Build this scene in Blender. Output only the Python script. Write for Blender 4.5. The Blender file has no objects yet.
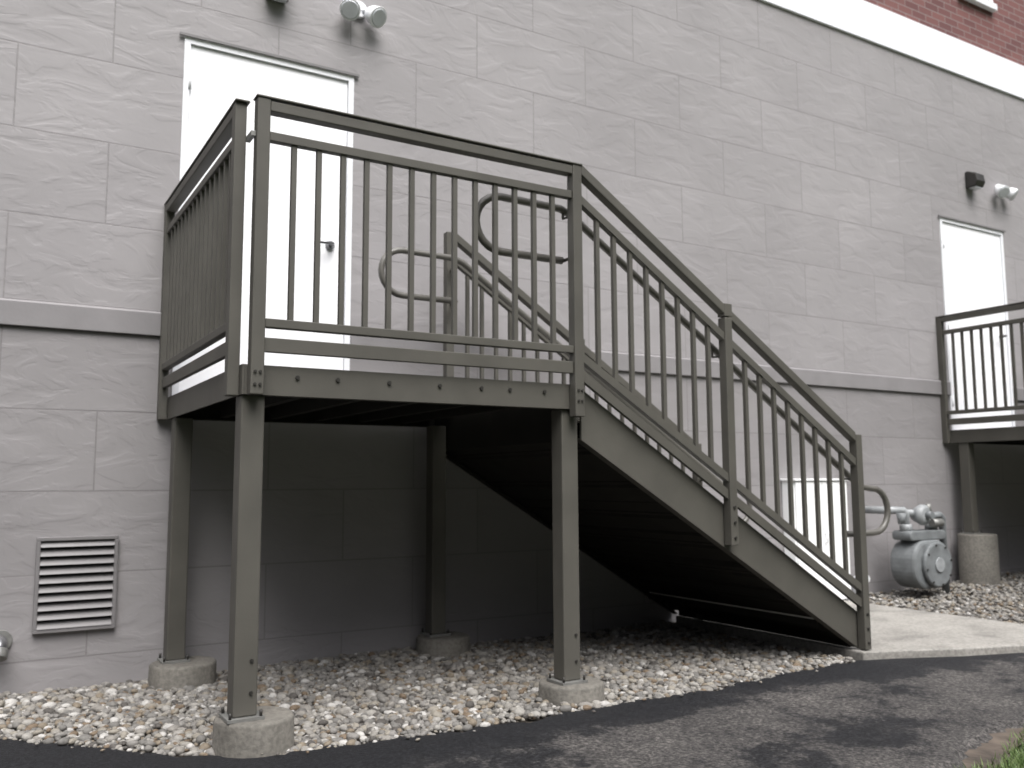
import bpy, bmesh, math, random
import numpy as np
from mathutils import Vector, Matrix
random.seed(7); rng=np.random.default_rng(7)
COL=bpy.context.scene.collection
ORG={}
# ---------------------------------------------------------------- helpers
class MB:
    def __init__(s): s.v=[]; s.f=[]; s.sm=[]
    def add(s,vs,fs,smooth=False):
        n=len(s.v); s.v+= [tuple(a) for a in vs]; s.f+=[tuple(i+n for i in f) for f in fs]; s.sm+=[smooth]*len(fs); return s
    def box(s,x0,x1,y0,y1,z0,z1):
        return s.add([(x0,y0,z0),(x1,y0,z0),(x1,y1,z0),(x0,y1,z0),(x0,y0,z1),(x1,y0,z1),(x1,y1,z1),(x0,y1,z1)],
          [(0,3,2,1),(4,5,6,7),(0,1,5,4),(1,2,6,5),(2,3,7,6),(3,0,4,7)])
    def prism(s,pts,a0,a1,axis='y'):
        n=len(pts)
        def P(p,a): return (p[0],a,p[1]) if axis=='y' else (a,p[0],p[1])
        vs=[P(p,a0) for p in pts]+[P(p,a1) for p in pts]
        fs=[tuple(range(n)),tuple(range(2*n-1,n-1,-1))]+[(i,i+n,(i+1)%n+n,(i+1)%n) for i in range(n)]
        return s.add(vs,fs)
    def tube(s,path,r,n=12,cap=True):
        path=[Vector(p) for p in path]; rs=r if isinstance(r,(list,tuple)) else [r]*len(path)
        t0=(path[1]-path[0]).normalized(); u=t0.orthogonal().normalized(); vs=[]
        for i,p in enumerate(path):
            if i==0: t=path[1]-path[0]
            elif i==len(path)-1: t=path[-1]-path[-2]
            else: t=(path[i+1]-path[i]).normalized()+(path[i]-path[i-1]).normalized()
            t.normalize(); u=(u-t*u.dot(t)); u=u.normalized() if u.length>1e-6 else t.orthogonal().normalized(); w=t.cross(u)
            for k in range(n):
                a=2*math.pi*k/n; vs.append(p+(u*math.cos(a)+w*math.sin(a))*rs[i])
        m=len(path); fs=[(i*n+k,i*n+(k+1)%n,(i+1)*n+(k+1)%n,(i+1)*n+k) for i in range(m-1) for k in range(n)]
        s.add(vs,fs,True)
        if cap: s.add(vs[:n],[tuple(range(n-1,-1,-1))]); s.add(vs[-n:],[tuple(range(n))])
        return s
    def build(s,name,mat,parent=None,bevel=0,origin=None):
        me=bpy.data.meshes.new(name); V=np.array(s.v,float)
        if origin is None:
            o3=np.array([(V[:,0].min()+V[:,0].max())/2,(V[:,1].min()+V[:,1].max())/2,V[:,2].min()])
        else: o3=np.array(origin,float)
        me.from_pydata((V-o3).tolist(),[],s.f); me.materials.append(mat)
        me.polygons.foreach_set('use_smooth',s.sm)
        bm=bmesh.new(); bm.from_mesh(me); bmesh.ops.remove_doubles(bm,verts=bm.verts,dist=1e-5); bmesh.ops.recalc_face_normals(bm,faces=bm.faces); bm.to_mesh(me); bm.free()
        o=bpy.data.objects.new(name,me); COL.objects.link(o); ORG[o.name]=o3
        if parent: o.parent=parent; o.location=o3-ORG[parent.name]
        else: o.location=o3
        if bevel:
            b=o.modifiers.new('bevel','BEVEL'); b.width=bevel; b.segments=2; b.limit_method='ANGLE'; b.angle_limit=math.radians(40)
        return o
def tag(o,label=None,cat=None,group=None,kind=None):
    if label:o['label']=label
    if cat:o['category']=cat
    if group:o['group']=group
    if kind:o['kind']=kind
    return o
def empty(name,loc,label,cat,group=None):
    o=bpy.data.objects.new(name,None); COL.objects.link(o); o.location=loc; o.empty_display_size=.2; ORG[o.name]=np.array(loc,float)
    return tag(o,label,cat,group)
# ---------------------------------------------------------------- materials
def newmat(name):
    m=bpy.data.materials.new(name); m.use_nodes=True; nt=m.node_tree; b=nt.nodes['Principled BSDF']; return m,nt,b
def N(nt,t,**k):
    n=nt.nodes.new(t)
    for a,v in k.items(): setattr(n,a,v)
    return n
def ramp(nt,stops,interp='LINEAR'):
    r=N(nt,'ShaderNodeValToRGB'); e=r.color_ramp; e.interpolation=interp
    while len(e.elements)>1: e.elements.remove(e.elements[-1])
    e.elements[0].position=stops[0][0]; e.elements[0].color=(*stops[0][1],1)
    for p,c in stops[1:]:
        x=e.elements.new(p); x.color=(*c,1)
    return r
def simple(name,col,rough=.5,metal=0,var=.12,scale=6,bump=.0,bscale=60,spec=None):
    m,nt,b=newmat(name); g=N(nt,'ShaderNodeNewGeometry')
    n=N(nt,'ShaderNodeTexNoise'); n.inputs['Scale'].default_value=scale; n.inputs['Detail'].default_value=5
    nt.links.new(g.outputs['Position'],n.inputs['Vector'])
    lo=[c*(1-var) for c in col]; hi=[min(1,c*(1+var)) for c in col]
    r=ramp(nt,[(.3,lo),(.7,hi)]); nt.links.new(n.outputs['Fac'],r.inputs[0]); nt.links.new(r.outputs[0],b.inputs['Base Color'])
    b.inputs['Roughness'].default_value=rough; b.inputs['Metallic'].default_value=metal
    if spec is not None: b.inputs['Specular IOR Level'].default_value=spec
    if bump:
        n2=N(nt,'ShaderNodeTexNoise'); n2.inputs['Scale'].default_value=bscale; nt.links.new(g.outputs['Position'],n2.inputs['Vector'])
        bp=N(nt,'ShaderNodeBump'); bp.inputs['Strength'].default_value=bump; bp.inputs['Distance'].default_value=.003
        nt.links.new(n2.outputs['Fac'],bp.inputs['Height']); nt.links.new(bp.outputs[0],b.inputs['Normal'])
    return m
def blockmat(name,z0,rh,xoff,col):
    m,nt,b=newmat(name); L=nt.links.new
    g=N(nt,'ShaderNodeNewGeometry'); sp=N(nt,'ShaderNodeSeparateXYZ'); L(g.outputs['Position'],sp.inputs[0])
    ax=N(nt,'ShaderNodeMath',operation='SUBTRACT'); L(sp.outputs[0],ax.inputs[0]); ax.inputs[1].default_value=xoff
    az=N(nt,'ShaderNodeMath',operation='SUBTRACT'); L(sp.outputs[2],az.inputs[0]); az.inputs[1].default_value=z0
    cb=N(nt,'ShaderNodeCombineXYZ'); L(ax.outputs[0],cb.inputs[0]); L(az.outputs[0],cb.inputs[1])
    br=N(nt,'ShaderNodeTexBrick',offset=.5,offset_frequency=2); L(cb.outputs[0],br.inputs['Vector'])
    for k,v in (('Scale',1),('Mortar Size',.005),('Mortar Smooth',.45),('Brick Width',.915),('Row Height',rh),('Bias',0)): br.inputs[k].default_value=v
    br.inputs['Color1'].default_value=(0,0,0,1); br.inputs['Color2'].default_value=(1,1,1,1); br.inputs['Mortar'].default_value=(.5,.5,.5,1)
    of=N(nt,'ShaderNodeVectorMath',operation='SCALE'); L(br.outputs['Color'],of.inputs[0]); of.inputs['Scale'].default_value=7
    mp=N(nt,'ShaderNodeMapping'); L(cb.outputs[0],mp.inputs[0]); mp.inputs['Scale'].default_value=(1.0,2.1,1); mp.inputs['Rotation'].default_value=(0,0,.22)
    ad=N(nt,'ShaderNodeVectorMath',operation='ADD'); L(mp.outputs[0],ad.inputs[0]); L(of.outputs[0],ad.inputs[1])
    n1=N(nt,'ShaderNodeTexNoise'); L(ad.outputs[0],n1.inputs['Vector']); n1.inputs['Scale'].default_value=3.6; n1.inputs['Detail'].default_value=4; n1.inputs['Roughness'].default_value=.5; n1.inputs['Distortion'].default_value=.8
    rp=ramp(nt,[(.30,(0,0,0)),(.43,(.28,.28,.28)),(.475,(.50,.50,.50)),(.58,(.60,.60,.60)),(.625,(.82,.82,.82)),(.8,(1,1,1))]); L(n1.outputs['Fac'],rp.inputs[0])
    n2=N(nt,'ShaderNodeTexNoise'); L(g.outputs['Position'],n2.inputs['Vector']); n2.inputs['Scale'].default_value=24; n2.inputs['Detail'].default_value=4
    h=N(nt,'ShaderNodeMath',operation='MULTIPLY_ADD'); L(n2.outputs['Fac'],h.inputs[0]); h.inputs[1].default_value=.17; L(rp.outputs[0],h.inputs[2])
    inv=N(nt,'ShaderNodeMath',operation='MULTIPLY_ADD'); L(br.outputs['Fac'],inv.inputs[0]); inv.inputs[1].default_value=-.85; L(h.outputs[0],inv.inputs[2])
    bp=N(nt,'ShaderNodeBump'); L(inv.outputs[0],bp.inputs['Height']); bp.inputs['Strength'].default_value=.27; bp.inputs['Distance'].default_value=.012
    L(bp.outputs[0],b.inputs['Normal'])
    n3=N(nt,'ShaderNodeTexNoise'); L(g.outputs['Position'],n3.inputs['Vector']); n3.inputs['Scale'].default_value=1.1; n3.inputs['Detail'].default_value=5
    rc=ramp(nt,[(.3,[c*.91 for c in col]),(.7,[c*1.07 for c in col])]); L(n3.outputs['Fac'],rc.inputs[0])
    mt=N(nt,'ShaderNodeMix',data_type='RGBA',blend_type='MULTIPLY'); mt.inputs[0].default_value=.07; L(rc.outputs[0],mt.inputs[6]); L(br.outputs['Color'],mt.inputs[7])
    mm=N(nt,'ShaderNodeMix',data_type='RGBA',blend_type='MIX'); L(br.outputs['Fac'],mm.inputs[0]); L(mt.outputs[2],mm.inputs[6]); mm.inputs[7].default_value=(col[0]*.74,col[1]*.73,col[2]*.73,1)
    L(mm.outputs[2],b.inputs['Base Color']); b.inputs['Roughness'].default_value=.6; b.inputs['Specular IOR Level'].default_value=.4
    return m
M={}
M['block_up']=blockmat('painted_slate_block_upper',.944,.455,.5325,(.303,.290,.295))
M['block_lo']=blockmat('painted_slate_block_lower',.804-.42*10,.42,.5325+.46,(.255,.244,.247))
M['band']=simple('painted_sill_band',(.215,.206,.210),.65,var=.06,bump=.2)
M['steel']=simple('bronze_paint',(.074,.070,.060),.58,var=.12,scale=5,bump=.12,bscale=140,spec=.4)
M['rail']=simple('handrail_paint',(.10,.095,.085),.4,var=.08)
M['steel_shaded']=simple('bronze_paint_shaded',(.016,.015,.013),.8,var=.15,spec=.2)  # same bronze paint, with the shade under deck and stairs put into its colour
M['bolt']=simple('dark_bolt',(.03,.028,.025),.5,.3)
M['galv']=simple('galvanised_plate',(.20,.20,.19),.5,.4,var=.15,scale=30)
M['door']=simple('white_door_paint',(.92,.925,.95),.4,var=.01)
M['doorframe']=simple('door_frame_paint',(.80,.81,.84),.4,var=.02)
M['metal']=simple('brushed_metal',(.30,.30,.31),.35,.8)
M['trim']=simple('white_cornice_paint',(.82,.83,.88),.5,var=.02)
M['cab']=simple('cabinet_paint',(.86,.87,.87),.5,var=.02)
M['fill']=simple('tread_concrete',(.60,.59,.56),.8,var=.1,bump=.3)
M['lampwhite']=simple('white_plastic',(.78,.79,.81),.4,var=.03)
M['lampdark']=simple('dark_bronze_lamp',(.03,.028,.026),.4)
M['lens']=simple('lamp_lens',(.6,.62,.65),.15)
M['vent']=simple('vent_paint',(.165,.158,.16),.5,var=.06)
M['black']=simple('vent_dark',(.02,.02,.02),.9)
M['meter']=simple('meter_paint',(.15,.160,.164),.55,var=.2,scale=14)
M['meterlt']=simple('meter_face',(.25,.262,.268),.45,var=.2,scale=14)
M['glass']=simple('window_glass',(.05,.06,.07),.08)
M['dirt']=simple('bare_soil',(.07,.055,.043),.95,var=.5,scale=9,bump=1,bscale=40)
def concrete(name,col):
    m,nt,b=newmat(name);L=nt.links.new; g=N(nt,'ShaderNodeNewGeometry')
    a=N(nt,'ShaderNodeTexNoise');a.inputs['Scale'].default_value=3.5;a.inputs['Detail'].default_value=8;L(g.outputs['Position'],a.inputs['Vector'])
    c=N(nt,'ShaderNodeTexNoise');c.inputs['Scale'].default_value=55;c.inputs['Detail'].default_value=5;L(g.outputs['Position'],c.inputs['Vector'])
    r=ramp(nt,[(.3,[x*.6 for x in col]),(.52,col),(.75,[x*1.15 for x in col])]);L(a.outputs['Fac'],r.inputs[0])
    r2=ramp(nt,[(.38,(.6,.6,.6)),(.6,(1,1,1))]);L(c.outputs['Fac'],r2.inputs[0])
    x=N(nt,'ShaderNodeMix',data_type='RGBA',blend_type='MULTIPLY');x.inputs[0].default_value=.7;L(r.outputs[0],x.inputs[6]);L(r2.outputs[0],x.inputs[7]);L(x.outputs[2],b.inputs['Base Color'])
    bp=N(nt,'ShaderNodeBump');bp.inputs['Strength'].default_value=.6;bp.inputs['Distance'].default_value=.005;L(c.outputs['Fac'],bp.inputs['Height']);L(bp.outputs[0],b.inputs['Normal'])
    b.inputs['Roughness'].default_value=.85;return m
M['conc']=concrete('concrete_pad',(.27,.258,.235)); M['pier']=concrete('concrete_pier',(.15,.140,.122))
m,nt,b=newmat('river_gravel');L=nt.links.new; g=N(nt,'ShaderNodeNewGeometry')
cols=[(0,(.33,.31,.28)),(.16,(.22,.21,.195)),(.28,(.42,.40,.365)),(.40,(.27,.225,.17)),(.48,(.30,.285,.265)),(.60,(.12,.11,.10)),(.68,(.35,.32,.27)),(.78,(.22,.165,.115)),(.83,(.60,.58,.55)),(.90,(.25,.238,.22))]
r=ramp(nt,[(p,[v*.66 for v in c]) for p,c in cols],'CONSTANT')
L(g.outputs['Random Per Island'],r.inputs[0]); n=N(nt,'ShaderNodeTexNoise');n.inputs['Scale'].default_value=90;L(g.outputs['Position'],n.inputs['Vector'])
r2=ramp(nt,[(.3,(.75,.75,.75)),(.7,(1.0,1.0,1.0))]);L(n.outputs['Fac'],r2.inputs[0])
x=N(nt,'ShaderNodeMix',data_type='RGBA',blend_type='MULTIPLY');x.inputs[0].default_value=1;L(r.outputs[0],x.inputs[6]);L(r2.outputs[0],x.inputs[7]);L(x.outputs[2],b.inputs['Base Color'])
b.inputs['Roughness'].default_value=.75; b.inputs['Specular IOR Level'].default_value=.3; M['gravel']=m
M['bed']=simple('gravel_bed_soil',(.08,.069,.057),.95,var=.5,scale=60,bump=1,bscale=80)
# asphalt: near-black fresh edge, greyer worn patches
m,nt,b=newmat('asphalt_path');L=nt.links.new; g=N(nt,'ShaderNodeNewGeometry'); sp=N(nt,'ShaderNodeSeparateXYZ');L(g.outputs['Position'],sp.inputs[0])
n=N(nt,'ShaderNodeTexNoise');n.inputs['Scale'].default_value=1.5;n.inputs['Detail'].default_value=10;n.inputs['Roughness'].default_value=.74;n.inputs['Distortion'].default_value=.2;L(g.outputs['Position'],n.inputs['Vector'])
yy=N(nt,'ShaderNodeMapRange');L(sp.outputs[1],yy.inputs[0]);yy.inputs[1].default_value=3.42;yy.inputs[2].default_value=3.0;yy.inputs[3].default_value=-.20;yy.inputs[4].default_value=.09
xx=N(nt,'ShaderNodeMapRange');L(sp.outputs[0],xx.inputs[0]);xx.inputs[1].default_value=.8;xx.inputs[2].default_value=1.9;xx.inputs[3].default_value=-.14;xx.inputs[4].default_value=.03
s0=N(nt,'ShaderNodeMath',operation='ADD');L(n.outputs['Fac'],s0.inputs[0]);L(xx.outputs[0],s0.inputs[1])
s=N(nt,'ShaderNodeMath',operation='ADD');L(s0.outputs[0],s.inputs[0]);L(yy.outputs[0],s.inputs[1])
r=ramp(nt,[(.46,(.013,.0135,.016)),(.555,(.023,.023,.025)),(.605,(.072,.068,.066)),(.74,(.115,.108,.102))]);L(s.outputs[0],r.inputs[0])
f=N(nt,'ShaderNodeTexNoise');f.inputs['Scale'].default_value=65;f.inputs['Detail'].default_value=6;f.inputs['Roughness'].default_value=.8;L(g.outputs['Position'],f.inputs['Vector'])
r2=ramp(nt,[(.38,(.28,.28,.28)),(.5,(.85,.85,.85)),(.64,(2.3,2.25,2.2))]);L(f.outputs['Fac'],r2.inputs[0])
x=N(nt,'ShaderNodeMix',data_type='RGBA',blend_type='MULTIPLY');x.inputs[0].default_value=1;L(r.outputs[0],x.inputs[6]);L(r2.outputs[0],x.inputs[7]);L(x.outputs[2],b.inputs['Base Color'])
bp=N(nt,'ShaderNodeBump');bp.inputs['Strength'].default_value=1;bp.inputs['Distance'].default_value=.018;L(f.outputs['Fac'],bp.inputs['Height']);L(bp.outputs[0],b.inputs['Normal'])
b.inputs['Roughness'].default_value=.75; b.inputs['Specular IOR Level'].default_value=.3; M['asphalt']=m
# brick
m,nt,b=newmat('red_brick');L=nt.links.new; g=N(nt,'ShaderNodeNewGeometry'); sp=N(nt,'ShaderNodeSeparateXYZ');L(g.outputs['Position'],sp.inputs[0]); cb=N(nt,'ShaderNodeCombineXYZ');L(sp.outputs[0],cb.inputs[0]);L(sp.outputs[2],cb.inputs[1])
br=N(nt,'ShaderNodeTexBrick',offset=.5);L(cb.outputs[0],br.inputs['Vector'])
for k,v in (('Scale',1),('Mortar Size',.005),('Brick Width',.215),('Row Height',.075),('Bias',0)): br.inputs[k].default_value=v
br.inputs['Color1'].default_value=(.12,.048,.048,1);br.inputs['Color2'].default_value=(.18,.076,.07,1);br.inputs['Mortar'].default_value=(.22,.18,.175,1)
L(br.outputs['Color'],b.inputs['Base Color']);bp=N(nt,'ShaderNodeBump');bp.invert=True;bp.inputs['Strength'].default_value=.5;bp.inputs['Distance'].default_value=.006;L(br.outputs['Fac'],bp.inputs['Height']);L(bp.outputs[0],b.inputs['Normal']);b.inputs['Roughness'].default_value=.85;M['brick']=m
m,nt,b=newmat('grass_blades');L=nt.links.new;g=N(nt,'ShaderNodeNewGeometry');r=ramp(nt,[(0,(.05,.09,.02)),(.5,(.085,.14,.035)),(1,(.13,.17,.06))]);L(g.outputs['Random Per Island'],r.inputs[0]);L(r.outputs[0],b.inputs['Base Color']);b.inputs['Roughness'].default_value=.6;M['grass']=m
M['lawn']=simple('lawn_base',(.045,.06,.025),.95,var=.5,scale=5,bump=1,bscale=60)
# ---------------------------------------------------------------- ground heights
def gz(x):
    t=min(1,max(0,(x-5.5)/4.0)); t=t*t*(3-2*t); return -1.038+.10*t
BK=[(-9,4.9),(-2,4.9),(-.8,4.78),(.08,4.33),(.43,3.96),(.75,3.63),(1.09,3.47),(1.6,3.41),(2.1,3.40),(3.15,3.41),(4.35,3.50),(4.6,3.42),(5.0,3.25),(5.5,3.10),(6.3,3.02),(8,3.0),(14,3.0)]
FR=[(-9,1.1),(0,1.55),(2.4,1.98),(3.0,2.11),(3.6,2.27),(5,2.44),(9,2.36),(14,2.15)]
bx,by=zip(*BK); fx,fy=zip(*FR)
yb=lambda x: float(np.interp(x,bx,by)); yf=lambda x: float(np.interp(x,fx,fy))
def grid(xs,ys,zf):
    mb=MB(); n=len(ys)
    vs=[(x,y,zf(x,y)) for x in xs for y in ys]; fs=[(i*n+j,(i+1)*n+j,(i+1)*n+j+1,i*n+j+1) for i in range(len(xs)-1) for j in range(n-1)]
    return mb.add(vs,fs)
o=grid([-400,-60,-12,-4,0,3,5.5,6,6.5,7,7.5,8,8.5,9,9.5,14,60,400],[-400,-60,-10,-2,1,3,5.4,8,60,400],lambda x,y:gz(x)-.012).build('lawn_ground',M['lawn']); tag(o,kind='structure')
xs=np.arange(-6,13.9,.25); o=grid(list(xs),[2.9,3.3,3.8,4.4,5.2],lambda x,y:gz(x)-.004+(.014 if y>3.7 else 0)).build('gravel_bed',M['bed']); tag(o,kind='structure')
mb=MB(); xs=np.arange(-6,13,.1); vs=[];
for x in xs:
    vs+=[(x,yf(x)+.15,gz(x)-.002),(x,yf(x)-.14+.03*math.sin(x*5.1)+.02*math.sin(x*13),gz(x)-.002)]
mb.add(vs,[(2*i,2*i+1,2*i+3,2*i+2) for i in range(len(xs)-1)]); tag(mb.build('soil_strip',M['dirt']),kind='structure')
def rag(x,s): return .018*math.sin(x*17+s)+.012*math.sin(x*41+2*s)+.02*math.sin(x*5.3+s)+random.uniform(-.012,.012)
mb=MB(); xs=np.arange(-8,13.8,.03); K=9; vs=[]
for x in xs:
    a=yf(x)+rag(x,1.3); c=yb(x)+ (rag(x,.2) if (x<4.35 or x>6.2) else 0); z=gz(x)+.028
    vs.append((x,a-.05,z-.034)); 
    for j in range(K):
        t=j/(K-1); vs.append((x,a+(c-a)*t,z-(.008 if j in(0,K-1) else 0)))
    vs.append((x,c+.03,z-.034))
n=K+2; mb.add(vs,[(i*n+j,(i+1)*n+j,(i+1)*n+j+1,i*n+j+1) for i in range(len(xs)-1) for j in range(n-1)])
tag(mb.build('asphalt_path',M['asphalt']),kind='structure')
PZ=-.972
mb=MB(); xs=[4.40]+list(np.arange(4.5,6.01,.1))+[6.08,6.13,6.16]
pts=[(x,yb(x)-.012) for x in xs]; pts[-1]=(6.16,3.16); pts[-2]=(6.13,3.09)
pts+=[(6.16,5.04),(5.0,5.12),(4.44,5.12)]
n=len(pts); vs=[(x,y,PZ) for x,y in pts]+[(x,y,PZ-.12) for x,y in pts]
mb.add(vs,[tuple(range(n)),tuple(range(2*n-1,n-1,-1))]+[(i,(i+1)%n,(i+1)%n+n,i+n) for i in range(n)])
tag(mb.build('concrete_landing',M['conc'],bevel=.008),kind='structure')
# ---------------------------------------------------------------- pebbles (uncountable)
bm=bmesh.new(); bmesh.ops.create_icosphere(bm,subdivisions=1,radius=1); bm.verts.ensure_lookup_table(); JV=np.array([v.co[:] for v in bm.verts]); JF=np.array([[v.index for v in f.verts] for f in bm.faces]); bm.free()
bm=bmesh.new(); bmesh.ops.create_icosphere(bm,subdivisions=2,radius=1); bm.verts.ensure_lookup_table(); IV=np.array([v.co[:] for v in bm.verts]); IF=np.array([[v.index for v in f.verts] for f in bm.faces]); bm.free()
def pebbles(name,P,R,T,F,mat):
    n=len(P); nv=len(T)
    sc=np.stack([rng.uniform(.85,1.35,n),rng.uniform(.7,1.05,n),rng.uniform(.5,.8,n)],1)*R[:,None]
    th=rng.uniform(0,6.283,n); c,s=np.cos(th),np.sin(th); tl=rng.normal(0,.3,n); ct,st=np.cos(tl),np.sin(tl)
    V=T[None]*(1+.12*np.sin(T[None]@rng.normal(size=(3,3))*2.5+rng.uniform(0,6,(n,1,3)))) *sc[:,None,:]
    y=V[:,:,1]*ct[:,None]-V[:,:,2]*st[:,None]; z=V[:,:,1]*st[:,None]+V[:,:,2]*ct[:,None]; x=V[:,:,0]
    X=x*c[:,None]-y*s[:,None]; Y=x*s[:,None]+y*c[:,None]
    V=np.stack([X,Y,z],2)+P[:,None,:]; FF=(F[None]+np.arange(n)[:,None,None]*nv).reshape(-1,3)
    me=bpy.data.meshes.new(name); me.vertices.add(n*nv); me.vertices.foreach_set('co',V.reshape(-1))
    me.loops.add(FF.size); me.loops.foreach_set('vertex_index',FF.reshape(-1).astype(np.int32)); me.polygons.add(len(FF))
    me.polygons.foreach_set('loop_start',np.arange(0,FF.size,3,dtype=np.int32)); me.polygons.foreach_set('use_smooth',np.ones(len(FF),bool)); me.update(calc_edges=True); me.materials.append(mat)
    o=bpy.data.objects.new(name,me); COL.objects.link(o); return o
def scatter(x0,x1,y0,y1,s,test):
    gx,gy=np.meshgrid(np.arange(x0,x1,s),np.arange(y0,y1,s)); P=np.stack([gx.ravel(),gy.ravel()],1); P+=rng.uniform(-.5,.5,P.shape)*s
    return P[[test(a,b_) for a,b_ in P]]
t1=lambda x,y: y>yb(x) and y<5.15 and not (x>4.37)
P=scatter(-1.2,4.45,3.3,5.15,.0225,t1); P2=scatter(-1.2,4.45,3.3,5.15,.048,t1); P3=scatter(-1,4.4,3.1,4.9,.07,lambda x,y:-.10<y-yb(x)<.01 and random.random()<.25 and x<4.35)
R=np.concatenate([rng.uniform(.009,.0165,len(P)),rng.uniform(.015,.026,len(P2)),rng.uniform(.005,.010,len(P3))])
Pz=np.concatenate([P,P2,P3]); z=np.array([gz(a) for a in Pz[:,0]]); zo=np.concatenate([rng.uniform(.008,.022,len(P)),rng.uniform(.012,.028,len(P2)),np.full(len(P3),.034)])
mound=.010*np.sin(Pz[:,0]*2.3)*np.sin(Pz[:,1]*3.1+1)
o=pebbles('gravel',np.stack([Pz[:,0],Pz[:,1],z+zo+np.where(zo<.03,mound,0)],1),R,IV,IF,M['gravel'])
tag(o,'tan and grey river gravel under the raised platform','gravel',kind='stuff')
t2=lambda x,y: y>yb(x) and y<5.15 and (x>6.17 or y>5.13)
P=scatter(4.5,13,3.0,5.15,.034,t2); R=rng.uniform(.013,.024,len(P)); z=np.array([gz(a) for a in P[:,0]])+rng.uniform(0,.026,len(P))+np.clip((P[:,1]-4.2)*.03,0,.05)
tag(pebbles('gravel',np.stack([P[:,0],P[:,1],z],1),R,JV,JF,M['gravel']),'tan river gravel beyond the concrete landing around the gas meter','gravel',kind='stuff')
mb=MB()
for i in range(28000):
    x=random.uniform(2.7,4.8); y=random.uniform(1.4,2.4)
    if y>yf(x)-.13+.03*math.sin(x*7)+random.uniform(-.05,.04): continue
    h=random.uniform(.015,.045); a=random.uniform(0,6.28); w=.003; dx,dy=math.cos(a)*w,math.sin(a)*w; lx,ly=random.uniform(-.03,.03),random.uniform(-.03,.03); z=gz(x)-.01
    mb.add([(x-dx,y-dy,z),(x+dx,y+dy,z),(x+lx,y+ly,z+h)],[(0,1,2)])
tag(mb.build('grass',M['grass']),'short green grass at the near edge of the asphalt path','grass',kind='stuff')
# ---------------------------------------------------------------- building
YW=5.17
B=empty('building',(6,YW,-1.1),'grey slate-textured block building with white doors, white cornice and red brick above','building')
D=[(.905,1.93,.455,2.559),(7.969,9.03,.455,2.559)]
CZ=4.12
mb=MB()
xsg=[-8]+[v for d in D for v in d[:2]]+[20]
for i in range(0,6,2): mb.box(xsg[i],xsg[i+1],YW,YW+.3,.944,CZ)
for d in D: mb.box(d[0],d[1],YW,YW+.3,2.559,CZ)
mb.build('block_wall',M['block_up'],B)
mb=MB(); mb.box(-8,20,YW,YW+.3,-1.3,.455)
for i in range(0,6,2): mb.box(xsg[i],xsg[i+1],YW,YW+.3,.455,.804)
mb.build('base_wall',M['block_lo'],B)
mb=MB()
for i in range(0,6,2): mb.prism([(YW-.022,.806),(YW-.022,.930),(YW-.014,.942),(YW+.2,.942),(YW+.2,.806)],xsg[i]+.002,xsg[i+1]-.002,'x')
mb.build('sill_band',M['band'],B,bevel=.004)
MB().box(-8,20,YW-.022,YW+.28,CZ+.002,CZ+.385).build('cornice',M['trim'],B,bevel=.004)
mb=MB(); mb.box(-8,20,YW+.01,YW+.32,CZ+.387,9); mb.build('brick_wall',M['brick'],B)
mb=MB(); mb.box(-8,20,YW+.5,YW+.6,-1.2,9); mb.build('inner_wall',M['black'],B)
w=MB().box(8.6,9.05,YW-.01,YW+.008,5.08,6.4).build('window',M['glass'],B)
mb=MB(); mb.box(8.55,8.60,YW-.03,YW+.008,5.07,6.45);mb.box(9.05,9.1,YW-.03,YW+.008,5.07,6.45);mb.box(8.60,9.05,YW-.03,YW+.008,6.4,6.45); mb.build('window_frame',M['trim'],w)
MB().box(8.51,9.14,YW-.05,YW+.008,4.995,5.068).build('window_sill',M['trim'],w,bevel=.006)
for di,(x0,x1,z0,z1) in enumerate(D):
    fw=.034
    d=MB().box(x0+fw+.003,x1-fw-.003,YW+.008,YW+.06,z0+.022,z1-fw-.003).build('door',M['door'],B,bevel=.002)
    mb=MB(); mb.prism([(x0,z0),(x0+fw,z0),(x0+fw,z1-fw),(x1-fw,z1-fw),(x1-fw,z0),(x1,z0),(x1,z1),(x0,z1)],YW-.008,YW+.12); mb.build('door_frame',M['doorframe'],d)
    MB().box(x0-.03,x1+.03,YW-.022,YW-.0085,z1+.001,z1+.016).build('drip_cap',M['vent'],d)
    MB().box(x0+.036,x1-.036,YW-.02,YW+.08,z0,z0+.018).build('threshold',M['metal'],d)
    hx=x1-.135; mb=MB(); mb.tube([(hx,YW+.007,1.45),(hx,YW-.006,1.45)],.028,20); mb.tube([(hx,YW-.006,1.45),(hx,YW-.049,1.45),(hx-.02,YW-.059,1.45),(hx-.11,YW-.059,1.447)],.011,10); mb.build('door_handle',M['metal'],d)
    for hz in (.75,1.5,2.3): MB().tube([(x0+fw+.001,YW-.006,hz-.05),(x0+fw+.001,YW-.006,hz+.05)],.009,8).build('hinge',M['doorframe'],d)
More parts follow.
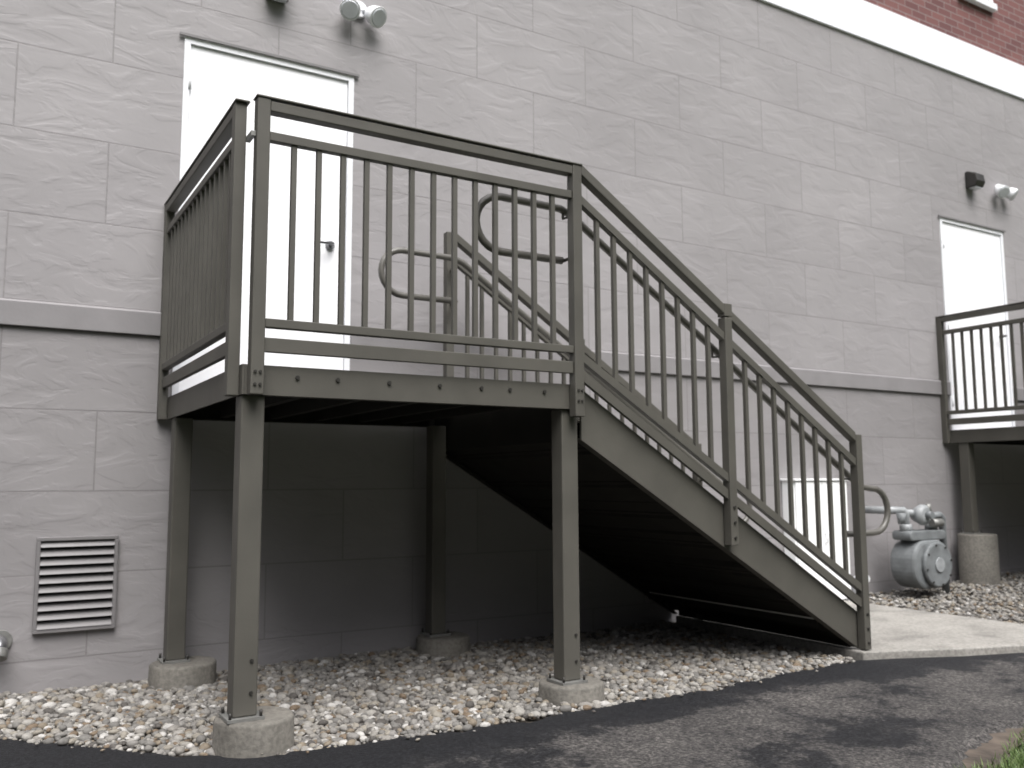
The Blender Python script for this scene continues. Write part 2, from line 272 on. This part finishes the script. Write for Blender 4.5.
# ---------------------------------------------------------------- staircase
ZD=.474
FY=5.142   # far stringer, moved close to the wall to block sun leaking under the stairs
def staircase(dx,label,legz,full=True):
    S=empty('entry_staircase',(1.7+dx,4.3,-1.0),label,'metal stairs','raised metal entry platforms with stairs along the wall')
    st=M['steel']
    X=lambda v:v+dx
    pl=MB().box(X(.905),X(2.475),3.575,5.125,ZD-.03,ZD-.004).build('platform',M['steel_shaded'],S)
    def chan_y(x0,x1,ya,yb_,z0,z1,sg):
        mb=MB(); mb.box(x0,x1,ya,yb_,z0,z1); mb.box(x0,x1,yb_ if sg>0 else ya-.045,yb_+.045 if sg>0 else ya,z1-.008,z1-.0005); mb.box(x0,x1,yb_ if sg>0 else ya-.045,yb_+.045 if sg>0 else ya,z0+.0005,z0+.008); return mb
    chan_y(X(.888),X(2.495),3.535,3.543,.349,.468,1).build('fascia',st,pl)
    chan_y(X(.888),X(2.495),5.132,5.140,.349,.468,-1).build('fascia',M['steel_shaded'],pl)
    MB().box(X(.879),X(.887),3.535,5.14,.349,.468).build('fascia',st,pl)
    MB().box(X(2.496),X(2.504),3.60,5.14,.20,.468).build('fascia',M['steel_shaded'],pl)
    for i in range(5):
        xx=1.15+i*.27; mb=MB(); mb.box(X(xx),X(xx+.006),3.59,5.075,.37,ZD-.031); mb.box(X(xx),X(xx+.04),3.59,5.075,.363,.3695); mb.build('joist',M['steel_shaded'],pl)
    for xx in (1.10,1.27,1.50,1.74,1.95,2.10,2.29): MB().tube([(X(xx),3.5345,.425),(X(xx),3.527,.425)],.009,8).build('bolt',M['bolt'],pl)
    hw=.0465
    for (x,y),zb in zip([(.930,3.60),(2.447,3.60),(.935,5.0),(2.44,5.0)],legz):
        l=MB().box(X(x-hw),X(x+hw),y-hw,y+hw,zb+.012,.3485).build('leg',st,S,bevel=.006)
        MB().box(X(x-.07),X(x+.07),y-.07,y+.07,zb,zb+.0115).build('base_plate',M['galv'],l)
        for sx in(-1,1):
            for sy in(-1,1): MB().tube([(X(x+sx*.058),y+sy*.058,zb+.0117),(X(x+sx*.058),y+sy*.058,zb+.035)],.006,6).build('anchor_bolt',M['bolt'],l)
        if y<4:
            for zz in (zb+.10,zb+.22):
                MB().tube([(X(x+.02),y-hw-.0005,zz),(X(x+.02),y-hw-.007,zz)],.007,8).build('bolt',M['bolt'],l)
    a0,a1=.951,2.431
    G=MB(); G.box(X(a0),X(a1),3.480,3.532,1.498,1.541)
    fr=G.build('front_guard',st,S,bevel=.004)
    MB().box(X(a0),X(a1),3.488,3.524,1.378,1.416).build('mid_rail',st,fr,bevel=.003)
    MB().box(X(a0),X(a1),3.488,3.524,.614,.650).build('bottom_rail',st,fr,bevel=.003)
    MB().box(X(a0),X(a1),3.494,3.518,.516,.574).build('kick_rail',st,fr,bevel=.003)
    for xx in (.924,2.458):
        p=MB().box(X(xx-.0265),X(xx+.0265),3.479,3.533,.345 if xx<2 else .31,1.548).build('post',st,fr,bevel=.004)
        for zz in (.385,.435): 
            for s_ in (-.01,.01): MB().tube([(X(xx+s_),3.4785,zz),(X(xx+s_),3.472,zz)],.006,8).build('bolt',M['bolt'],p)
    MB().box(X(.892),X(2.487),3.474,3.538,1.5485,1.557).build('cap_rail',st,fr,bevel=.003)
    for i in range(13):
        xx=a0+(i+1)*(a1-a0)/14; MB().box(X(xx-.0105),X(xx+.0105),3.496,3.517,.6505,1.3775).build('picket',st,fr)
    sg=MB().box(X(.832),X(.884),3.627,5.115,1.498,1.541).build('side_guard',st,S,bevel=.004)
    MB().box(X(.840),X(.876),3.627,5.115,1.378,1.416).build('mid_rail',st,sg,bevel=.003)
    MB().box(X(.840),X(.876),3.627,5.115,.614,.650).build('bottom_rail',st,sg,bevel=.003)
    MB().box(X(.846),X(.870),3.627,5.115,.516,.574).build('kick_rail',st,sg,bevel=.003)
    for yy in (3.600,5.142): MB().box(X(.831),X(.8785),yy-.0265,yy+.0265,.345,1.548).build('post',st,sg,bevel=.004)
    MB().box(X(.828),X(.888),3.56,5.168,1.5485,1.557).build('cap_rail',st,sg,bevel=.003)
    MB().box(X(.879),X(.897),3.50,3.59,1.39,1.41).build('corner_clip',M['galv'],sg)
    for i in range(15):
        yy=3.627+(i+1)*(5.115-3.627)/16; MB().box(X(.8475),X(.8685),yy-.0105,yy+.0105,.6505,1.3775).build('picket',st,sg)
    ztop=lambda x:1.541-.652*(x-2.483); zst=lambda x:.455-.622*(x-2.5); zsb=lambda x:.205-.60*(x-2.5)
    for si,(ya,yb2) in enumerate([(3.54,3.555),(FY,FY+.015)]):
        x1=4.455
        pts=[(2.506,zst(2.506)),(x1,zst(x1)),(x1,zsb(x1)),(2.506,zsb(2.506))]
        sr=MB().prism([(X(a),c) for a,c in pts],ya,yb2).build('stringer',st,S)
        y0,y1=(yb2,yb2+.04) if si==0 else (ya-.04,ya)
        MB().prism([(X(2.51),zst(2.51)-.001),(X(x1),zst(x1)-.001),(X(x1),zst(x1)-.011),(X(2.51),zst(2.51)-.011)],y0,y1).build('flange',st,sr)
        xe=x1-.01
        MB().prism([(X(2.51),zsb(2.51)+.011),(X(xe),zsb(xe)+.011),(X(xe),zsb(xe)+.001),(X(2.51),zsb(2.51)+.001)],y0,y1).build('flange',st if si==0 else M['steel_shaded'],sr)
    ty=FY-.045
    for i in range(7):
        zz=ZD-.18*(i+1); xa=2.506+.2785*i; xb_=min(xa+.30,4.455)
        t=MB().box(X(xa),X(xb_),3.60,ty,zz-.045,zz-.006).build('tread',M['steel_shaded'],S)
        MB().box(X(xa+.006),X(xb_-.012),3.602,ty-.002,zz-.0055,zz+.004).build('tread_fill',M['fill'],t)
        MB().box(X(xa-.004),X(xa+.001),3.60,ty,zz+.005,zz+.134).build('riser',M['steel_shaded'],t)
    MB().box(X(4.452),X(4.457),3.60,ty,PZ+.002,-.80).build('riser',M['steel_shaded'],t)
    so_=MB().prism([(X(2.51),zsb(2.51)+.032),(X(4.44),zsb(4.44)+.032),(X(4.44),zsb(4.44)+.026),(X(2.51),zsb(2.51)+.026)],3.60,FY-.002).build('shade_soffit',M['steel_shaded'],S)  # plate added to make the underside of the flight read as deep shade
    for i in range(7):
        xa=2.60+.2785*i; MB().prism([(X(xa),zsb(xa)+.0255),(X(xa+.03),zsb(xa+.03)+.0255),(X(xa+.03),zsb(xa+.03)+.006),(X(xa+.024),zsb(xa+.024)+.006),(X(xa+.02),zsb(xa+.02)+.02),(X(xa),zsb(xa)+.02)],3.62,ty).build('cross_rib',M['steel_shaded'],so_)
    for si,(yc,nm) in enumerate([(3.506,'near'),(4.87,'far')]):
        a,b_=yc-.026,yc+.026
        bays=[(2.485,3.413),(3.467,4.434)]
        gd=MB().prism([(X(2.485),ztop(2.483)+.017),(X(4.434),ztop(4.437)+.017),(X(4.434),ztop(4.437)-.038),(X(2.485),ztop(2.483)-.038)],a,b_).build('stair_guard',st,S,bevel=.004)
        for (p0,p1) in bays:
            for (t_,h_,w_,nmr,ref) in ((-.138,.042,.018,'mid_rail',ztop),(.155,.044,.018,'bottom_rail',zst),(.072,.052,.012,'kick_rail',zst)):
                MB().prism([(X(p0),ref(p0)+t_),(X(p1),ref(p1)+t_),(X(p1),ref(p1)+t_-h_),(X(p0),ref(p0)+t_-h_)],yc-w_,yc+w_).build(nmr,st,gd)
            n=8
            for i in range(n):
                xx=p0+(i+1)*(p1-p0)/(n+1); MB().box(X(xx-.0105),X(xx+.0105),yc-.0105,yc+.0105,zst(xx)+.14,ztop(xx)-.16).build('picket',st,gd)
        for xx,zt,zb in ((3.44,ztop(3.44)+.02,-.335 if si==0 else zst(3.44)-.09),(4.461,ztop(4.461)+.02,PZ+.006)):
            p=MB().box(X(xx-.0265),X(xx+.0255),a-.001,b_+.001,zb,ztop(xx)-.04 if xx<4 else zt).build('post',st,gd,bevel=.004)
            if si==0:
                for zz in (zb+.04,zb+.12,zb+.2): MB().tube([(X(xx),a-.0015,zz),(X(xx),a-.008,zz)],.008,8).build('bolt',M['bolt'],p)
            if xx<4: MB().box(X(xx-.028),X(xx+.028),a-.002,b_+.002,ztop(xx)-.034,ztop(xx)+.037).build('post_cap',st,gd,bevel=.004)
        if si==1: MB().box(X(2.432),X(2.484),a,b_,ZD-.003,1.548).build('post',st,gd,bevel=.004)
        yh=yc+.105 if si==0 else yc-.105; r=.135; hz=1.365; path=[(X(2.45),yh,hz-2*r),(X(2.10),yh,hz-2*r)]
        for k in range(1,12):
            an=math.radians(270-k*15); path.append((X(2.10+r*math.cos(an)),yh,hz-r+r*math.sin(an)))
        path+=[(X(2.10),yh,hz),(X(2.44),yh,hz-.005),(X(2.50),yh,hz-.025)]
        xe=4.58; ze=hz-.02-.652*(xe-2.5); path+=[(X(xe),yh,ze),(X(xe+.05),yh,ze-.025),(X(xe+.12),yh,ze-.035)]
        for k in range(1,12):
            an=math.radians(90-k*15); path.append((X(xe+.15+r*math.cos(an)),yh,ze-.035-r+r*math.sin(an)))
        path+=[(X(xe+.13),yh,ze-.035-2*r),(X(4.47),yh,ze-.035-2*r)]
        hr=MB().tube(path,.019,12).build('handrail',M['rail'],S)
        for xx in (2.46,3.44,4.46):
            zz=hz if xx<2.5 else hz-.02-.652*(xx-2.5)
            MB().tube([(X(xx),yc+(.027 if si==0 else -.027),zz-.06),(X(xx),yh,zz-.055),(X(xx),yh,zz-.018)],.007,8).build('bracket',st,hr)
            if xx!=3.44: 
                zb_=hz-2*r if xx<3 else ze-.035-2*r
                MB().tube([(X(xx),yc+(.027 if si==0 else -.027),zb_),(X(xx),yh,zb_)],.009,8).build('bracket',st,hr)
    return S
staircase(0,'bronze painted metal platform with stairs descending right, in the foreground',[-.897,-.935,-.914,-.914])
staircase(6.985,'second bronze metal platform, in front of the distant right-hand white door',[-.82,-.85,-.49,-.82])
# ---------------------------------------------------------------- piers
def pier(x,y,zt,r,label):
    p=MB(); zb=gz(x)-.15; n=36; prof=[(zb,r*1.02),(zt-.012,r),(zt-.003,r-.006),(zt,r-.016)]
    vs=[];
    for z_,rr in prof:
        for k in range(n):
            a=2*math.pi*k/n; q=rr*(1+.012*math.sin(3*a+x)+.008*math.sin(7*a)+random.uniform(-.006,.006)); vs.append((x+q*math.cos(a),y+q*math.sin(a),z_+(random.uniform(-.003,.003) if z_>zt-.01 else 0)))
    fs=[(i*n+k,i*n+(k+1)%n,(i+1)*n+(k+1)%n,(i+1)*n+k) for i in range(3) for k in range(n)]
    p.add(vs,fs,True); p.add(vs[-n:],[tuple(range(n))])
    return tag(p.build('concrete_pier',M['pier']),label,'concrete footing','round concrete piers under platform legs')
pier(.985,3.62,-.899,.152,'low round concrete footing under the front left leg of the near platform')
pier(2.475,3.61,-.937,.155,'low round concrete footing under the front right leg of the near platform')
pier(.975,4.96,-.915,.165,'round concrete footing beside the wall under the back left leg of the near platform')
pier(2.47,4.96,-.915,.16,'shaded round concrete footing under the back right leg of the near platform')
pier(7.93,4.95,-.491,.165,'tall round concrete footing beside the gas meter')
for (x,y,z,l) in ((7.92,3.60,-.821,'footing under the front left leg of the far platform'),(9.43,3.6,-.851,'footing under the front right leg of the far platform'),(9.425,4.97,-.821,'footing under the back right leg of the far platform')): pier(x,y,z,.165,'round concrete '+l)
# ---------------------------------------------------------------- wall things
V=empty('wall_vent',(.474,YW,-.742),'grey louvred metal vent low on the wall at left','vent')
x0,x1,z0,z1=.284,.664,-.742,-.267
MB().box(x0+.02,x1-.02,YW-.004,YW-.001,z0+.02,z1-.02).build('vent_back',M['black'],V)
mb=MB(); 
for a in ((x0,x1,z0,z0+.018),(x0,x1,z1-.018,z1),(x0,x0+.018,z0+.0185,z1-.0185),(x1-.018,x1,z0+.0185,z1-.0185)): mb.box(a[0],a[1],YW-.03,YW-.0005,a[2],a[3])
mb.build('vent_frame',M['vent'],V,bevel=.002)
mb=MB(); n=10
for i in range(n):
    zc=z0+.035+i*(z1-z0-.07)/(n-1)+.002; mb.prism([(YW-.034,zc-.016),(YW-.031,zc-.018),(YW-.005,zc+.014),(YW-.008,zc+.016)],x0+.0185,x1-.0185,'x')
mb.build('louvre_blades',M['vent'],V)
T=empty('pipe_outlet',(.125,YW,-.80),'capped metal pipe outlet sticking out of the wall at far left','pipe')
MB().tube([(.145,YW-.001,-.765),(.145,YW-.012,-.765)],.055,24).build('flange',M['galv'],T,bevel=.002)
MB().tube([(.145,YW-.0125,-.765),(.145,YW-.07,-.765),(.142,YW-.10,-.775),(.138,YW-.12,-.80)],.032,18).build('pipe',M['metal'],T)
MB().tube([(.138,YW-.112,-.79),(.134,YW-.135,-.83)],.044,20).build('cap',M['galv'],T,bevel=.004)
def sconce(x,z,label):
    S=empty('wall_lamp',(x,YW,z),label,'wall lamp','wall lamps above the doors')
    MB().box(x-.06,x+.06,YW-.02,YW-.0005,z,z+.17).build('back_plate',M['lampdark'],S,bevel=.004)
    MB().prism([(YW-.021,z-.005),(YW-.11,z+.0),(YW-.135,z+.05),(YW-.12,z+.13),(YW-.021,z+.175)],x-.07,x+.07,'x').build('housing',M['lampdark'],S,bevel=.01)
    MB().box(x-.055,x+.055,YW-.105,YW-.03,z-.012,z-.006).build('lens',M['lens'],S)
def flood(x,z,label):
    S=empty('floodlight',(x,YW,z),label,'floodlight','twin-head white floodlights beside the doors')
    MB().tube([(x,YW-.0005,z+.05),(x,YW-.03,z+.05)],.055,24).build('base',M['lampwhite'],S,bevel=.005)
    for s_ in (-1,1):
        c=Vector((x+s_*.078,YW-.085,z)); d=Vector((s_*.35,-.75,-.55)).normalized()
        a=MB().tube([(x+s_*.02,YW-.025,z+.045),(x+s_*.04,YW-.06,z+.035),c-d*.03],.012,10).build('arm',M['lampwhite'],S)
        h=MB().tube([c-d*.055,c-d*.045,c-d*.01,c+d*.045,c+d*.05],[.022,.042,.058,.066,.064],24).build('lamp_head',M['lampwhite'],S)
        MB().tube([c+d*.0505,c+d*.056],[.056,.05],24).build('lens',M['lens'],h)
sconce(1.42,2.92,'small wall lamp high above the near white door, half out of frame')
sconce(8.50,2.93,'small dark wall lamp above the distant right-hand door')
flood(1.95,2.96,'white twin-head floodlight up to the right of the near door')
flood(9.0,2.96,'white twin-head floodlight above the distant right-hand door')
# utility cabinet
cx0,cx1=5.64,6.27; cm=(cx0+cx1)/2
C=empty('utility_cabinet',(cm,5.0,-1.0),'white metal utility cabinet against the wall behind the stair foot','cabinet')
MB().box(cx0,cx1,5.045,5.165,-1.02,.0).build('body',M['cab'],C,bevel=.004)
MB().box(cx0-.012,cx1+.012,5.015,5.167,.0005,.018).build('top',M['cab'],C,bevel=.004)
for a,b_ in ((cx0+.01,cm-.004),(cm+.004,cx1-.01)):
    d=MB().box(a,b_,5.028,5.0445,-.965,-.008).build('door',M['cab'],C,bevel=.003)
MB().tube([(cm+.02,5.027,-.5),(cm+.02,5.008,-.5),(cm+.02,5.008,-.42),(cm+.02,5.027,-.42)],.006,8).build('handle',M['cab'],C)
# gas meter
def arc(cx,cz,r,n=28): return [(cx+r*math.cos(2*math.pi*k/n),cz+r*math.sin(2*math.pi*k/n)) for k in range(n)]
gx,gy=6.92,4.84; G=empty('gas_meter',(gx,gy,-.95),'grey gas meter with pipes and regulator beside the tall concrete footing','gas meter')
def rr(x0,x1,z0,z1,r,n=5):
    p=[]
    for cx,cz,a0 in ((x1-r,z1-r,0),(x0+r,z1-r,90),(x0+r,z0+r,180),(x1-r,z0+r,270)):
        for k in range(n+1): a=math.radians(a0+90*k/n); p.append((cx+r*math.cos(a),cz+r*math.sin(a)))
    return p
bd=MB().prism(rr(gx-.25,gx+.25,-.90,-.50,.18,8),gy-.12,gy+.12).build('meter_body',M['meter'],G,bevel=.025)
MB().prism(arc(gx+.02,-.70,.185),gy-.16,gy-.1205).build('diaphragm_cover',M['meter'],bd,bevel=.014)
MB().prism(arc(gx+.02,-.70,.06),gy-.172,gy-.1605).build('dial',M['meterlt'],bd,bevel=.004)
for k in range(8):
    a=2*math.pi*k/8+.2; MB().tube([(gx+.02+.165*math.cos(a),gy-.1605,-.70+.165*math.sin(a)),(gx+.02+.165*math.cos(a),gy-.168,-.70+.165*math.sin(a))],.009,6).build('bolt',M['bolt'],bd)
MB().prism(rr(gx-.24,gx+.24,-.50,-.42,.035),gy-.09,gy+.09).build('meter_top',M['meter'],bd,bevel=.01)
mb=MB(); mb.tube([(gx-.17,gy,-.43),(gx-.17,gy,-.28),(gx-.20,gy,-.25),(gx-.30,gy+.04,-.25),(gx-.32,gy+.10,-.25),(gx-.32,YW+.02,-.25)],.032,14); mb.build('inlet_pipe',M['meterlt'],G)
mb=MB(); mb.tube([(gx+.17,gy,-.43),(gx+.17,gy,-.33),(gx+.19,gy,-.305),(gx+.29,gy,-.30),(gx+.33,gy,-.33),(gx+.33,gy,-1.0)],.032,14); mb.build('outlet_pipe',M['meter'],G)
for xx in (-.17,.17): MB().tube([(gx+xx,gy,-.43),(gx+xx,gy,-.425),(gx+xx,gy,-.37),(gx+xx,gy,-.365)],[.035,.052,.052,.035],8).build('union_nut',M['meterlt'],G)
rg=MB().tube([(gx-.02,gy-.10,-.29),(gx-.02,gy-.075,-.29),(gx-.02,gy-.05,-.29),(gx-.02,gy+.03,-.29)],[.06,.085,.088,.05],24).build('regulator',M['meterlt'],G)
MB().tube([(gx-.02,gy-.101,-.29),(gx-.02,gy-.15,-.29)],.03,16).build('regulator_cap',M['meter'],rg)
MB().tube([(gx-.17,gy,-.27),(gx-.02,gy-.0,-.28),(gx+.17,gy,-.31)],.030,12).build('bypass_pipe',M['meterlt'],G)
MB().tube([(gx+.10,gy-.03,-.27),(gx+.10,gy-.03,-.20)],[.03,.022],12).build('valve',M['galv'],G)
MB().tube([(gx+.08,gy-.07,-.36),(gx+.20,gy-.08,-.36)],[.035,.035],8).build('shutoff_valve',M['galv'],G)
MB().tube([(gx-.28,gy-.04,-.27),(gx-.28,gy-.04,-.36)],[.04,.028],10).build('service_tee',M['meter'],G)
E=MB().tube([(6.38,5.08,-1.0),(6.38,5.08,-.86),(6.38,5.06,-.82),(6.37,5.0,-.80),(6.36,4.95,-.81)],.035,14).build('drain_elbow',M['lampwhite']); tag(E,'small white pipe elbow at the wall base left of the gas meter','pipe')
# ---------------------------------------------------------------- camera
yaw,pi_,ro,f=math.radians(30.8657),math.radians(6.2723),math.radians(-.2661),894.37
F0=Vector((math.sin(yaw),math.cos(yaw),0));R0=Vector((math.cos(yaw),-math.sin(yaw),0));U0=Vector((0,0,1))
F=F0*math.cos(pi_)+U0*math.sin(pi_);U=U0*math.cos(pi_)-F0*math.sin(pi_);R_=R0*math.cos(ro)+U*math.sin(ro);U2=U*math.cos(ro)-R0*math.sin(ro)
cd=bpy.data.cameras.new('camera');cam=bpy.data.objects.new('camera',cd);COL.objects.link(cam)
cam.matrix_world=Matrix(((R_.x,U2.x,-F.x,0),(R_.y,U2.y,-F.y,0),(R_.z,U2.z,-F.z,0),(0,0,0,1)))
cd.sensor_width=36;cd.lens=36*f/1024;cd.clip_start=.05;cd.clip_end=2000;bpy.context.scene.camera=cam
cd.dof.use_dof=True;cd.dof.focus_distance=2.6;cd.dof.aperture_fstop=4.0
# ---------------------------------------------------------------- light: overcast sky, brighter overhead than at the horizon
w=bpy.data.worlds.new('World');bpy.context.scene.world=w;w.use_nodes=True;nt=w.node_tree;bg=nt.nodes['Background']
el,az=math.radians(59),math.radians(192)
sk=nt.nodes.new('ShaderNodeTexSky');sk.sky_type='NISHITA';sk.sun_disc=False;sk.sun_elevation=el;sk.sun_rotation=az;sk.dust_density=4
hs=nt.nodes.new('ShaderNodeHueSaturation');hs.inputs['Saturation'].default_value=.34;hs.inputs['Value'].default_value=2.6;nt.links.new(sk.outputs[0],hs.inputs['Color'])
tc=nt.nodes.new('ShaderNodeTexCoord');sx=nt.nodes.new('ShaderNodeSeparateXYZ');nt.links.new(tc.outputs['Generated'],sx.inputs[0])
mr=nt.nodes.new('ShaderNodeMapRange');nt.links.new(sx.outputs[2],mr.inputs[0]);mr.inputs[1].default_value=.30;mr.inputs[2].default_value=.85;mr.inputs[3].default_value=.025;mr.inputs[4].default_value=.95
vm=nt.nodes.new('ShaderNodeVectorMath');vm.operation='SCALE';nt.links.new(hs.outputs[0],vm.inputs[0]);nt.links.new(mr.outputs[0],vm.inputs['Scale'])
nt.links.new(vm.outputs[0],bg.inputs['Color']);bg.inputs['Strength'].default_value=.15
sd=bpy.data.lights.new('sun','SUN');sd.energy=3.6;sd.angle=math.radians(50);sd.color=(1,.99,.985);so=bpy.data.objects.new('sun',sd);COL.objects.link(so)
dv=Vector((math.sin(az)*math.cos(el),math.cos(az)*math.cos(el),math.sin(el)));so.rotation_euler=dv.to_track_quat('Z','Y').to_euler();so.location=dv*20
vs=bpy.context.scene.view_settings;vs.view_transform='Standard';vs.look='None';vs.exposure=0
